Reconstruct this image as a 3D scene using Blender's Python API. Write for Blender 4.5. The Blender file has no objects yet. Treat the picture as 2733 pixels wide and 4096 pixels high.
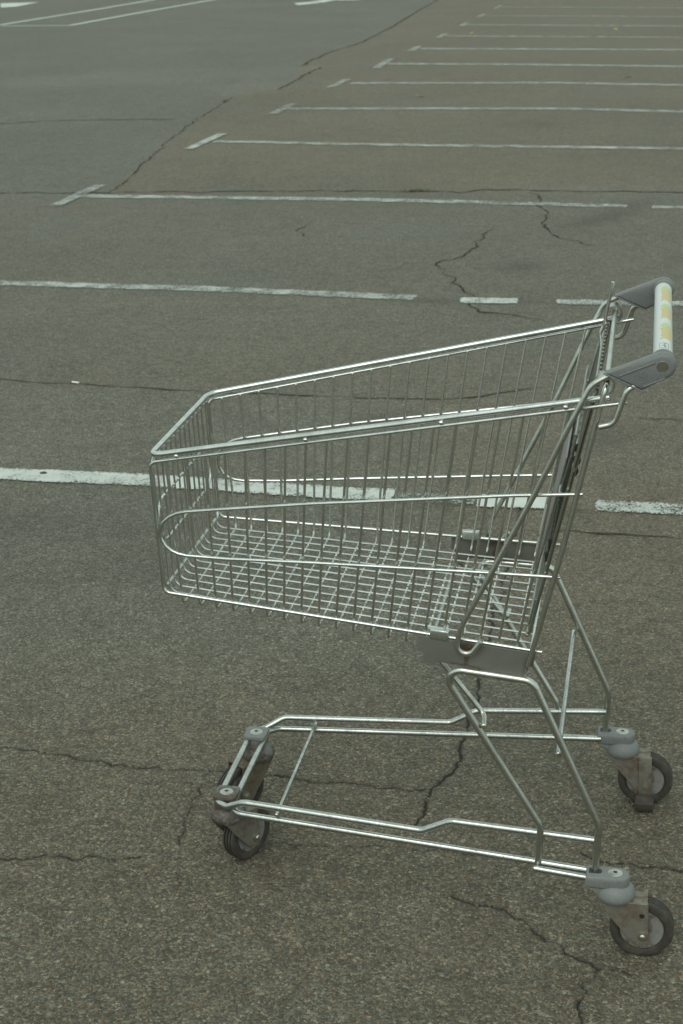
import bpy, bmesh, math, random
import numpy as np
from mathutils import Vector, Matrix

# ------------------------------------------------------------------ camera
scene = bpy.context.scene
COL = scene.collection
cam_d = bpy.data.cameras.new("camera")
cam = bpy.data.objects.new("camera", cam_d)
COL.objects.link(cam)
R_ = Vector((0.99984762, -0.00621369, -0.01631321))
U_ = Vector((0.01745654, 0.35589759, 0.93436191))
F_ = Vector((0.0, 0.9345043, -0.35595183))
m = Matrix((R_, U_, -F_)).transposed().to_4x4()
m.translation = (0, 0, 1.65)
cam.matrix_world = m
cam_d.sensor_fit = 'VERTICAL'
cam_d.sensor_height = 36
cam_d.sensor_width = 24
cam_d.lens = 54.83
cam_d.clip_start = 0.05
cam_d.clip_end = 2000
cam_d.dof.use_dof = True
cam_d.dof.focus_distance = 2.75
cam_d.dof.aperture_fstop = 13
scene.camera = cam

# ------------------------------------------------------------------ sky, sun, exposure
SUN_EL, SUN_AZ = math.radians(52), math.radians(200)
world = bpy.data.worlds.new("World")
scene.world = world
world.use_nodes = True
nt = world.node_tree
nt.nodes.clear()
wo = nt.nodes.new('ShaderNodeOutputWorld')
sky = nt.nodes.new('ShaderNodeTexSky')
sky.sky_type = 'NISHITA'
sky.sun_disc = False
sky.sun_elevation = SUN_EL
sky.sun_rotation = SUN_AZ
sky.air_density = 1.2
sky.dust_density = 4.0
hsv = nt.nodes.new('ShaderNodeHueSaturation')
hsv.inputs['Saturation'].default_value = 0.15
nt.links.new(sky.outputs[0], hsv.inputs['Color'])
bg1 = nt.nodes.new('ShaderNodeBackground')
bg1.inputs['Strength'].default_value = 0.10
nt.links.new(hsv.outputs[0], bg1.inputs['Color'])
bg2 = nt.nodes.new('ShaderNodeBackground')          # the even cloud layer of an overcast day
bg2.inputs['Color'].default_value = (0.775, 0.95, 0.885, 1)
bg2.inputs['Strength'].default_value = 0.80
mix = nt.nodes.new('ShaderNodeMixShader')
mix.inputs[0].default_value = 0.72
nt.links.new(bg1.outputs[0], mix.inputs[1])
nt.links.new(bg2.outputs[0], mix.inputs[2])
nt.links.new(mix.outputs[0], wo.inputs['Surface'])

sd = bpy.data.lights.new("sun", 'SUN')
sd.energy = 0.6
sd.angle = math.radians(35)
sd.color = (1.0, 0.97, 0.9)
sun = bpy.data.objects.new("sun", sd)
COL.objects.link(sun)
sun.location = (0, 0, 20)
# the sun stands where the sky has it (rotation measured clockwise from +Y)
dirv = Vector((math.sin(SUN_AZ) * math.cos(SUN_EL), math.cos(SUN_AZ) * math.cos(SUN_EL), math.sin(SUN_EL)))
sun.rotation_euler = dirv.to_track_quat('Z', 'Y').to_euler()

scene.view_settings.view_transform = 'Standard'
scene.view_settings.look = 'None'
scene.view_settings.exposure = 0.35
scene.view_settings.gamma = 1.0

# ------------------------------------------------------------------ node helpers
def new_mat(name):
    mt = bpy.data.materials.new(name)
    mt.use_nodes = True
    t = mt.node_tree
    bs = t.nodes['Principled BSDF']
    return mt, t, bs
class N:
    """small helper round a node tree"""
    def __init__(s, t): s.t = t
    def __call__(s, typ, **kw):
        n = s.t.nodes.new('ShaderNode' + typ)
        ins = kw.pop('ins', {})
        for k, v in kw.items(): setattr(n, k, v)
        for k, v in ins.items(): s.set(n.inputs[k], v)
        return n
    def set(s, sock, v):
        if isinstance(v, bpy.types.NodeSocket): s.t.links.new(v, sock)
        elif isinstance(v, bpy.types.Node): s.t.links.new(v.outputs[0], sock)
        elif isinstance(v, (tuple, list)) and len(v) == 3 and sock.type == 'RGBA': sock.default_value = (*v, 1)
        else: sock.default_value = v
    def math(s, op, a, b=0.5, c=0.5, clamp=False):
        n = s.t.nodes.new('ShaderNodeMath'); n.operation = op; n.use_clamp = clamp
        s.set(n.inputs[0], a); s.set(n.inputs[1], b); s.set(n.inputs[2], c)
        return n.outputs[0]
    def mix(s, f, a, b, blend='MIX'):
        n = s.t.nodes.new('ShaderNodeMix'); n.data_type = 'RGBA'; n.blend_type = blend
        s.set(n.inputs[0], f); s.set(n.inputs[6], a); s.set(n.inputs[7], b)
        return n.outputs[2]
    def ramp(s, f, stops, interp='LINEAR'):
        n = s.t.nodes.new('ShaderNodeValToRGB'); cr = n.color_ramp; cr.interpolation = interp
        while len(cr.elements) < len(stops): cr.elements.new(0.5)
        for e, (p, c) in zip(cr.elements, stops):
            e.position = p
            e.color = (c, c, c, 1) if isinstance(c, (int, float)) else (*c, 1)
        s.set(n.inputs[0], f)
        return n.outputs[0]
    def sstep(s, v, lo, hi):
        n = s.t.nodes.new('ShaderNodeMapRange'); n.interpolation_type = 'SMOOTHSTEP'
        s.set(n.inputs[0], v); s.set(n.inputs[1], lo); s.set(n.inputs[2], hi)
        return n.outputs[0]
    def noise(s, co, scale, detail=3, rough=0.55, dist=0.0):
        return s('TexNoise', ins={'Vector': co, 'Scale': scale, 'Detail': detail, 'Roughness': rough, 'Distortion': dist})

# ------------------------------------------------------------------ materials
def asphalt_material():
    mt, t, bs = new_mat('asphalt')
    n = N(t)
    co = n('TexCoord').outputs['Object']
    # warp so that stone outlines are not perfect cells
    wn = n('TexNoise', ins={'Vector': co, 'Scale': 420.0, 'Detail': 1.0})
    warp = n('VectorMath', operation='MULTIPLY_ADD', ins={0: wn.outputs['Color'], 1: (0.003, 0.003, 0.003), 2: co}).outputs[0]
    v1 = n('TexVoronoi', voronoi_dimensions='2D', ins={'Vector': warp, 'Scale': 185.0, 'Randomness': 1.0})
    v2 = n('TexVoronoi', voronoi_dimensions='2D', ins={'Vector': warp, 'Scale': 430.0, 'Randomness': 1.0})
    v3 = n('TexVoronoi', voronoi_dimensions='2D', ins={'Vector': warp, 'Scale': 85.0, 'Randomness': 1.0})
    s1 = n('SeparateColor', ins={0: v1.outputs['Color']})
    s2 = n('SeparateColor', ins={0: v2.outputs['Color']})
    s3 = n('SeparateColor', ins={0: v3.outputs['Color']})
    big = n.noise(co, 0.55, 5, 0.6).outputs[0]
    mid = n.noise(co, 6.0, 5, 0.62).outputs[0]
    fine = n.noise(co, 900.0, 2, 0.7).outputs[0]
    coarse = n('Attribute', attribute_name='coarse').outputs['Fac']
    lane = n('Attribute', attribute_name='lane').outputs['Fac']
    patch = n('Attribute', attribute_name='patch').outputs['Fac']
    stain = n('Attribute', attribute_name='stain').outputs['Fac']
    cd = n('Attribute', attribute_name='cd').outputs['Fac']
    # grains of about 5 mm, each with its own tone; some bluish, some brown
    g1 = n.ramp(s1.outputs[0], [(0.0, 0.042), (0.30, 0.078), (0.60, 0.122), (0.82, 0.185), (0.93, 0.26), (1.0, 0.38)])
    hue = n.ramp(s1.outputs[1], [(0.0, (1.0, 0.97, 0.86)), (0.55, (0.97, 1.0, 0.94)), (0.74, (0.90, 1.02, 1.04)), (0.86, (1.02, 0.95, 0.80)), (0.93, (1.22, 0.90, 0.66)), (0.965, (0.9, 1.0, 1.0))], 'CONSTANT')
    g2 = n.ramp(s2.outputs[0], [(0.0, 0.045), (0.45, 0.095), (0.8, 0.160), (1.0, 0.32)])
    gv = n.math('GREATER_THAN', s1.outputs[2], 0.34)          # the rest of the ground shows the finer sand
    showstone = n.math('MULTIPLY', gv, n.sstep(v1.outputs['Distance'], 0.72, 0.50))
    domed = n.math('SUBTRACT', 1.0, n.math('MULTIPLY', v1.outputs['Distance'], 1.0), clamp=True)
    col = n.mix(n.math('MULTIPLY', showstone, n.math('MULTIPLY_ADD', coarse, 0.05, 0.75)), g2, g1)
    col = n.mix(n.math('MULTIPLY_ADD', coarse, 0.4, 0.5), col, n.mix(1.0, col, hue, 'MULTIPLY'))
    # a few larger chips
    chip = n.math('MULTIPLY', n.math('GREATER_THAN', s3.outputs[0], 0.945), n.sstep(v3.outputs['Distance'], 0.40, 0.22))
    chipc = n.ramp(s3.outputs[1], [(0.0, (0.24, 0.27, 0.25)), (0.40, (0.17, 0.185, 0.18)), (0.60, (0.16, 0.105, 0.075)), (0.75, (0.06, 0.06, 0.06)), (0.86, (0.36, 0.40, 0.38))], 'CONSTANT')
    col = n.mix(n.math('MULTIPLY', chip, n.math('MULTIPLY_ADD', coarse, 0.65, 0.15)), col, chipc)
    # binder tone, weathering in big soft patches
    col = n.mix(n.math('MULTIPLY_ADD', coarse, -0.02, 0.25), col, (0.116, 0.114, 0.104))
    hu = n.noise(co, 0.9, 4, 0.6).outputs[0]
    lane = n.math('ADD', lane, n.math('MULTIPLY', n.sstep(hu, 0.50, 0.68), 0.55), clamp=True)
    tint = n.mix(lane, (1.125, 1.000, 0.770), (1.05, 1.03, 0.870))
    col = n.mix(1.0, col, tint, 'MULTIPLY')
    k = n.math('ADD', n.math('MULTIPLY_ADD', big, 0.46, 0.79), n.math('MULTIPLY_ADD', mid, 0.50, -0.25))
    m2 = n.noise(co, 24.0, 4, 0.7).outputs[0]
    m3 = n.noise(co, 75.0, 3, 0.7).outputs[0]
    k = n.math('ADD', k, n.math('MULTIPLY_ADD', m2, 0.75, -0.375))
    k = n.math('ADD', k, n.math('MULTIPLY_ADD', m3, 0.55, -0.275))
    k = n.math('MULTIPLY', k, n.math('MULTIPLY_ADD', patch, 0.10, 1.0))
    k = n.math('MULTIPLY', k, n.math('MULTIPLY_ADD', fine, 0.6, 0.70))
    k = n.math('MULTIPLY', k, n.math('MULTIPLY_ADD', coarse, -0.15, 1.11))
    col = n.mix(1.0, col, n('CombineColor', ins={0: k, 1: k, 2: k}), 'MULTIPLY')
    col = n.mix(n.math('MULTIPLY', stain, n.math('MULTIPLY_ADD', mid, 0.8, 0.2)), col, (0.046, 0.042, 0.034))
    # cracks: dark earth, with the shade of their depth painted in too
    jn = n.math('ADD', n.math('MULTIPLY', n.noise(co, 190.0, 4, 0.7).outputs[0], 0.7), n.math('MULTIPLY', n.noise(co, 28.0, 3, 0.6).outputs[0], 0.3))
    cj = n.math('ADD', cd, n.math('MULTIPLY_ADD', jn, 0.014, -0.0075))
    cmask = n.sstep(cj, 0.0008, -0.0010)
    halo = n.math('MULTIPLY', n.sstep(cj, 0.010, 0.0), 0.22)
    col = n.mix(halo, col, (0.055, 0.05, 0.04))
    col = n.mix(cmask, col, (0.048, 0.043, 0.034))
    n.set(bs.inputs['Base Color'], col)
    n.set(bs.inputs['Roughness'], n.math('MULTIPLY_ADD', s1.outputs[2], 0.25, 0.68))
    bs.inputs['Specular IOR Level'].default_value = 0.35
    h = n.math('ADD', n.math('MULTIPLY', domed, n.math('MULTIPLY', showstone, 1.0)), n.math('MULTIPLY', v2.outputs['Distance'], -0.5))
    h = n.math('ADD', h, n.math('MULTIPLY', fine, 0.5))
    h = n.math('ADD', h, n.math('MULTIPLY', s1.outputs[2], 0.5))
    b = n('Bump', ins={'Height': h, 'Strength': 0.85, 'Distance': 0.0028})
    n.set(bs.inputs['Normal'], b)
    return mt

def paint_material():
    mt, t, bs = new_mat('road_paint')
    n = N(t)
    co = n('TexCoord').outputs['Object']
    wear = n('Attribute', attribute_name='wear').outputs['Fac']
    edge = n('Attribute', attribute_name='edge').outputs['Fac']      # 0 in the middle, 1 on the rim
    v2 = n('TexVoronoi', voronoi_dimensions='2D', ins={'Vector': co, 'Scale': 210.0})
    s2 = n('SeparateColor', ins={0: v2.outputs['Color']})
    grit = n.noise(co, 330.0, 3, 0.65).outputs[0]
    blot = n.noise(co, 9.0, 5, 0.65).outputs[0]
    big = n.noise(co, 1.3, 3, 0.6).outputs[0]
    dirt = n.ramp(blot, [(0.3, (0.35, 0.375, 0.345)), (0.65, (0.46, 0.49, 0.45))])
    col = n.mix(n.math('MULTIPLY', n.sstep(grit, 0.62, 0.75), 0.5), dirt, (0.33, 0.33, 0.30))
    wk = n.math('MULTIPLY_ADD', wear, -1.1, 1.45)      # thick paint stays whiter than thin paint
    col = n.mix(1.0, col, n('CombineColor', ins={0: wk, 1: wk, 2: wk}), 'MULTIPLY')
    n.set(bs.inputs['Base Color'], col)
    bs.inputs['Roughness'].default_value = 0.75
    a = n.math('ADD', n.math('MULTIPLY', grit, 0.55), n.math('MULTIPLY', s2.outputs[0], 0.35))
    a = n.math('ADD', a, n.math('MULTIPLY_ADD', blot, 0.75, -0.225))
    a = n.math('ADD', a, n.math('MULTIPLY_ADD', big, 0.3, -0.15))
    thr = n.math('ADD', n.math('MULTIPLY_ADD', wear, 1.0, 0.14), n.math('MULTIPLY', n.math('POWER', edge, 6.0), 0.45))
    alpha = n.sstep(n.math('SUBTRACT', a, thr), -0.05, 0.06)
    n.set(bs.inputs['Alpha'], alpha)
    bmp = n('Bump', ins={'Height': grit, 'Strength': 0.5, 'Distance': 0.0015})
    n.set(bs.inputs['Normal'], bmp)
    return mt

def crack_material():
    mt, t, bs = new_mat('crack_earth_and_shade')
    n = N(t)
    co = n('TexCoord').outputs['Object']
    g = n.noise(co, 60.0, 3, 0.6).outputs[0]
    n.set(bs.inputs['Base Color'], n.ramp(g, [(0.3, (0.035, 0.031, 0.024)), (0.7, (0.07, 0.064, 0.05))]))
    bs.inputs['Roughness'].default_value = 1.0
    bs.inputs['Specular IOR Level'].default_value = 0.1
    a = n.noise(co, 14.0, 4, 0.7).outputs[0]
    n.set(bs.inputs['Alpha'], n.math('MULTIPLY', n.sstep(a, 0.22, 0.46), 0.92))
    return mt

def steel_material(name, base=(0.66, 0.67, 0.63), rough=0.22, dirt=0.25, dark=0.0, rust=0.0, metal=1.0):
    mt, t, bs = new_mat(name)
    n = N(t)
    co = n('TexCoord').outputs['Object']
    a = n.noise(co, 26.0, 5, 0.65).outputs[0]
    f = n.noise(co, 170.0, 4, 0.6).outputs[0]
    st = n('TexNoise', ins={'Vector': n('Mapping', ins={'Vector': co, 'Scale': (6, 60, 60)}), 'Scale': 7.0, 'Detail': 4.0})
    col = n.mix(n.sstep(a, 0.35, 0.75), base, tuple(c * 0.72 for c in base))
    col = n.mix(n.math('MULTIPLY', n.sstep(f, 0.5, 0.7), dirt), col, (0.22, 0.21, 0.17))
    rgh = n.math('MULTIPLY_ADD', a, 0.22, rough - 0.08)
    met = metal
    if dark > 0:
        pat = n.sstep(n.noise(co, 9.0, 3, 0.6).outputs[0], 0.48, 0.66)
        fl = n.sstep(n.math('ADD', n.math('ADD', n.math('MULTIPLY', f, 0.45), n.math('MULTIPLY', st.outputs[0], 0.6)), n.math('MULTIPLY_ADD', pat, 0.16, -0.10)), 0.69 - dark * 0.1, 0.80 - dark * 0.1)
        fl = n.math('MULTIPLY', fl, 0.8)
        col = n.mix(fl, col, (0.035, 0.031, 0.024))
        rgh = n.math('MAXIMUM', rgh, n.math('MULTIPLY', fl, 0.8))
        met = n.math('SUBTRACT', metal, n.math('MULTIPLY', fl, metal * 0.9))
    if rust > 0:
        rm = n.sstep(n.math('ADD', n.math('MULTIPLY', a, 0.7), n.math('MULTIPLY', f, 0.3)), 0.62 - rust * 0.22, 0.72 - rust * 0.18)
        rc = n.ramp(f, [(0.3, (0.045, 0.028, 0.016)), (0.55, (0.105, 0.062, 0.035)), (0.75, (0.16, 0.125, 0.09))])
        col = n.mix(n.math('MULTIPLY', rm, 0.85), col, rc)
        rgh = n.math('MAXIMUM', rgh, n.math('MULTIPLY', rm, 0.9))
        met = n.math('SUBTRACT', metal, n.math('MULTIPLY', rm, metal * 0.95))
    n.set(bs.inputs['Base Color'], col)
    n.set(bs.inputs['Roughness'], rgh)
    n.set(bs.inputs['Metallic'], met)
    b = n('Bump', ins={'Height': f, 'Strength': 0.12, 'Distance': 0.0006})
    n.set(bs.inputs['Normal'], b)
    return mt

def plate_material():
    """dull zinc sheet, with a rust run below the hook"""
    mt, t, bs = new_mat('zinc_sheet')
    n = N(t)
    co = n('TexCoord').outputs['Object']
    a = n.noise(co, 18.0, 5, 0.6).outputs[0]
    f = n.noise(co, 240.0, 3, 0.6).outputs[0]
    col = n.ramp(a, [(0.3, (0.150, 0.150, 0.128)), (0.7, (0.195, 0.195, 0.168))])
    sp = n('SeparateXYZ', ins={0: co})
    X, Z = sp.outputs[0], sp.outputs[2]
    wob = n.math('MULTIPLY_ADD', n.noise(co, 90.0, 3, 0.6).outputs[0], 0.012, -0.006)
    dx = n.math('ABSOLUTE', n.math('ADD', n.math('ADD', X, 0.2555), wob))
    dz = n.math('ABSOLUTE', n.math('ADD', Z, -0.541))
    blob = n.sstep(n.math('ADD', n.math('MULTIPLY', dx, 1.0), n.math('MULTIPLY', dz, 1.2)), 0.026, 0.006)
    run = n.math('MULTIPLY', n.sstep(dx, 0.006, 0.001), n.math('MULTIPLY', n.sstep(Z, 0.545, 0.53), 1.0))
    foot = n.math('MULTIPLY', n.sstep(dx, 0.06, 0.0), n.sstep(n.math('ADD', Z, n.math('MULTIPLY', X, 0.065)), 0.4965, 0.4905))
    end = n.math('MULTIPLY', n.sstep(n.math('ADD', X, wob), -0.168, -0.160), n.sstep(Z, 0.545, 0.52))
    rm = n.math('MAXIMUM', n.math('MAXIMUM', blob, n.math('MULTIPLY', run, 0.9)), n.math('MAXIMUM', foot, n.math('MULTIPLY', end, 0.6)))
    rm = n.math('MULTIPLY', rm, n.sstep(f, 0.25, 0.5))
    col = n.mix(n.math('MULTIPLY', rm, 0.9), col, n.ramp(f, [(0.3, (0.018, 0.011, 0.006)), (0.65, (0.075, 0.040, 0.020))]))
    n.set(bs.inputs['Base Color'], col)
    n.set(bs.inputs['Metallic'], n.math('MULTIPLY_ADD', rm, -0.3, 0.35))
    n.set(bs.inputs['Roughness'], n.math('MULTIPLY_ADD', a, 0.2, 0.42))
    b = n('Bump', ins={'Height': f, 'Strength': 0.12, 'Distance': 0.0005})
    n.set(bs.inputs['Normal'], b)
    return mt

def plastic_material(name, base, rough=0.5, dirt=0.4, dcol=(0.10, 0.075, 0.05), thr=0.56):
    mt, t, bs = new_mat(name)
    n = N(t)
    co = n('TexCoord').outputs['Object']
    a = n.noise(co, 34.0, 6, 0.68).outputs[0]
    f = n.noise(co, 300.0, 3, 0.6).outputs[0]
    col = n.mix(n.sstep(f, 0.35, 0.7), tuple(c * 0.86 for c in base), base)
    col = n.mix(n.math('MULTIPLY', n.sstep(a, thr, thr + 0.14), dirt), col, dcol)
    n.set(bs.inputs['Base Color'], col)
    n.set(bs.inputs['Roughness'], n.math('MULTIPLY_ADD', a, 0.25, rough - 0.1))
    b = n('Bump', ins={'Height': f, 'Strength': 0.18, 'Distance': 0.0006})
    n.set(bs.inputs['Normal'], b)
    return mt

def flat_material(name, col, rough=0.6, metal=0.0):
    mt, t, bs = new_mat(name)
    n = N(t)
    co = n('TexCoord').outputs['Object']
    f = n.noise(co, 380.0, 3, 0.6).outputs[0]
    n.set(bs.inputs['Base Color'], n.mix(f, tuple(c * 0.85 for c in col), tuple(min(1, c * 1.12) for c in col)))
    bs.inputs['Roughness'].default_value = rough
    bs.inputs['Metallic'].default_value = metal
    return mt

M = dict(
    asphalt=asphalt_material(), paint=paint_material(), crack=crack_material(),
    wire=steel_material('bright_wire', (0.68, 0.70, 0.67), 0.19, 0.18),
    upright=steel_material('upright_wire', (0.71, 0.71, 0.66), 0.24, 0.18),
    tube=steel_material('zinc_tube', (0.60, 0.61, 0.56), 0.27, 0.25),
    base=steel_material('worn_chrome', (0.55, 0.57, 0.54), 0.25, 0.5, dark=0.78),
    fork=steel_material('dirty_fork_steel', (0.24, 0.225, 0.185), 0.5, 0.7, rust=0.80, metal=0.5),
    rustfork=steel_material('rusty_fork_steel', (0.20, 0.18, 0.14), 0.55, 0.6, rust=1.0, metal=0.5),
    bolt=steel_material('bolt_steel', (0.58, 0.56, 0.50), 0.3, 0.4, rust=0.15),
    screw=steel_material('old_screw', (0.22, 0.20, 0.16), 0.38, 0.4, rust=0.25, metal=0.8),
    sheet=plate_material(),
    clip=steel_material('clip_steel', (0.62, 0.65, 0.62), 0.3, 0.2),
    gate=steel_material('gate_wire', (0.42, 0.42, 0.37), 0.28, 0.3),
    grey=plastic_material('grey_plastic', (0.170, 0.178, 0.172), 0.5, 0.25, (0.09, 0.075, 0.06), 0.60),
    blue=plastic_material('caster_plastic', (0.190, 0.198, 0.190), 0.55, 0.45, (0.10, 0.08, 0.055), 0.56),
    dirtyblue=plastic_material('dirty_caster_plastic', (0.18, 0.185, 0.18), 0.6, 0.88, (0.068, 0.048, 0.031), 0.40),
    tyre=plastic_material('tyre_rubber', (0.046, 0.041, 0.033), 0.72, 0.6, (0.088, 0.075, 0.056), 0.46),
    rim=plastic_material('wheel_rim', (0.225, 0.22, 0.20), 0.5, 0.8, (0.08, 0.052, 0.032), 0.46),
    panel=plastic_material('seat_panel', (0.26, 0.26, 0.25), 0.5, 0.2),
    black=flat_material('black_plastic', (0.020, 0.019, 0.018), 0.5),
    white=flat_material('label_white', (0.55, 0.59, 0.565), 0.38),
    yellow=flat_material('label_yellow', (0.52, 0.42, 0.17), 0.45),
    ochre=flat_material('label_ochre', (0.55, 0.48, 0.26), 0.45),
    green=flat_material('label_green', (0.42, 0.52, 0.22), 0.45),
    ink=flat_material('label_ink', (0.16, 0.18, 0.18), 0.5),
    butt=flat_material('butt_paper', (0.78, 0.78, 0.74), 0.8),
    filt=flat_material('butt_filter', (0.50, 0.36, 0.18), 0.8),
    pebble=flat_material('pebble', (0.05, 0.046, 0.04), 0.8),
    leaf=flat_material('dry_leaf', (0.42, 0.36, 0.14), 0.7),
    grass=flat_material('grass', (0.075, 0.105, 0.03), 0.7),
)

# ------------------------------------------------------------------ where things lie on the ground (metres)
QUADS= [[(-1.804, 9.703), (-1.716, 9.694), (-1.516, 10.583), (-1.608, 10.593)], [(-1.178, 12.177), (-1.093, 12.191), (-0.873, 13.145), (-0.969, 13.13)], [(-0.616, 14.383), (-0.518, 14.402), (-0.332, 15.327), (-0.431, 15.305)], [(-0.104, 16.631), (0.004, 16.657), (0.216, 17.648), (0.111, 17.618)], [(0.424, 18.766), (0.535, 18.745), (0.765, 20.136), (0.655, 20.095)], [(0.947, 21.178), (1.049, 21.156), (1.219, 22.08), (1.11, 22.028)], [(1.467, 23.5), (1.56, 23.477), (1.735, 24.433), (1.638, 24.363)], [(1.989, 25.974), (2.078, 25.951), (2.27, 27.008), (2.176, 26.919)], [(2.474, 28.281), (2.562, 28.255), (2.773, 29.377), (2.677, 29.269)], [(3.006, 30.736), (3.085, 30.711), (3.337, 32.036), (3.246, 31.904)]]
STALL= [([(-1.66, 10.124), (0.159, 9.803), (0.970, 9.600)], 0.145), ([(0.956, 9.595), (1.242, 9.534), (1.748, 9.391)], 0.138), ([(1.883, 9.348), (2.249, 9.296)], 0.134), ([(-0.969, 12.674), (0.172, 12.349), (2.59, 11.799), (2.812, 11.747)], 0.163), ([(-0.457, 14.873), (2.061, 14.489), (3.076, 14.099), (3.336, 14.027)], 0.196), ([(0.177, 17.15), (2.337, 16.815), (3.551, 16.354), (3.849, 16.259)], 0.218), ([(0.649, 19.416), (2.077, 19.072), (3.985, 18.41), (4.315, 18.289)], 0.246), ([(1.16, 21.639), (4.473, 20.723), (4.847, 20.606)], 0.276), ([(1.633, 23.904), (4.918, 22.834), (5.327, 22.692)], 0.249), ([(2.153, 26.364), (5.409, 25.16), (5.859, 25.008)], 0.301), ([(2.652, 28.743), (5.895, 27.463), (6.376, 27.259)], 0.298), ([(3.232, 31.43), (6.431, 30.008), (6.952, 29.766)], 0.283), ([(-1.864, 7.627), (-1.656, 7.561), (-0.636, 7.356), (0.362, 7.088)], 0.132), ([(0.558, 7.02), (0.824, 6.991)], 0.13), ([(0.989, 6.961), (1.552, 6.876), (1.727, 6.855)], 0.12), ([(-1.228, 4.764), (-1.093, 4.723), (-0.622, 4.637), (-0.302, 4.56), (-0.004, 4.486), (0.162, 4.458)], 0.119), ([(0.162, 4.458), (0.286, 4.425), (0.409, 4.404)], 0.098), ([(0.409, 4.4), (0.622, 4.371)], 0.112), ([(0.754, 4.342), (0.899, 4.317), (1.007, 4.293), (1.119, 4.266)], 0.106)]
TL= [([(-5.805, 28.459), (-4.981, 32.109), (-4.02, 36.733), (-3.57, 38.878)], 0.12), ([(-4.497, 28.04), (-3.62, 32.104), (-2.647, 36.245), (-2.175, 38.231)], 0.12), ([(-5.751, 28.187), (-5.155, 28.09), (-4.487, 27.973)], 0.12)]
TLQ= [[(-7.362, 36.305), (-6.967, 34.315), (-6.669, 34.593), (-6.502, 36.531)]]
ARROW= [[(-0.814, 34.173), (-0.714, 33.376), (-0.206, 34.16), (-0.51, 34.562)], [(-0.51, 34.562), (-0.206, 34.16), (0.045, 34.977), (0.415, 36.012), (0.153, 36.108)], [(-0.186, 35.371), (0.045, 34.875), (0.45, 34.732), (1.09, 35.767), (0.579, 36.395)]]
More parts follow.
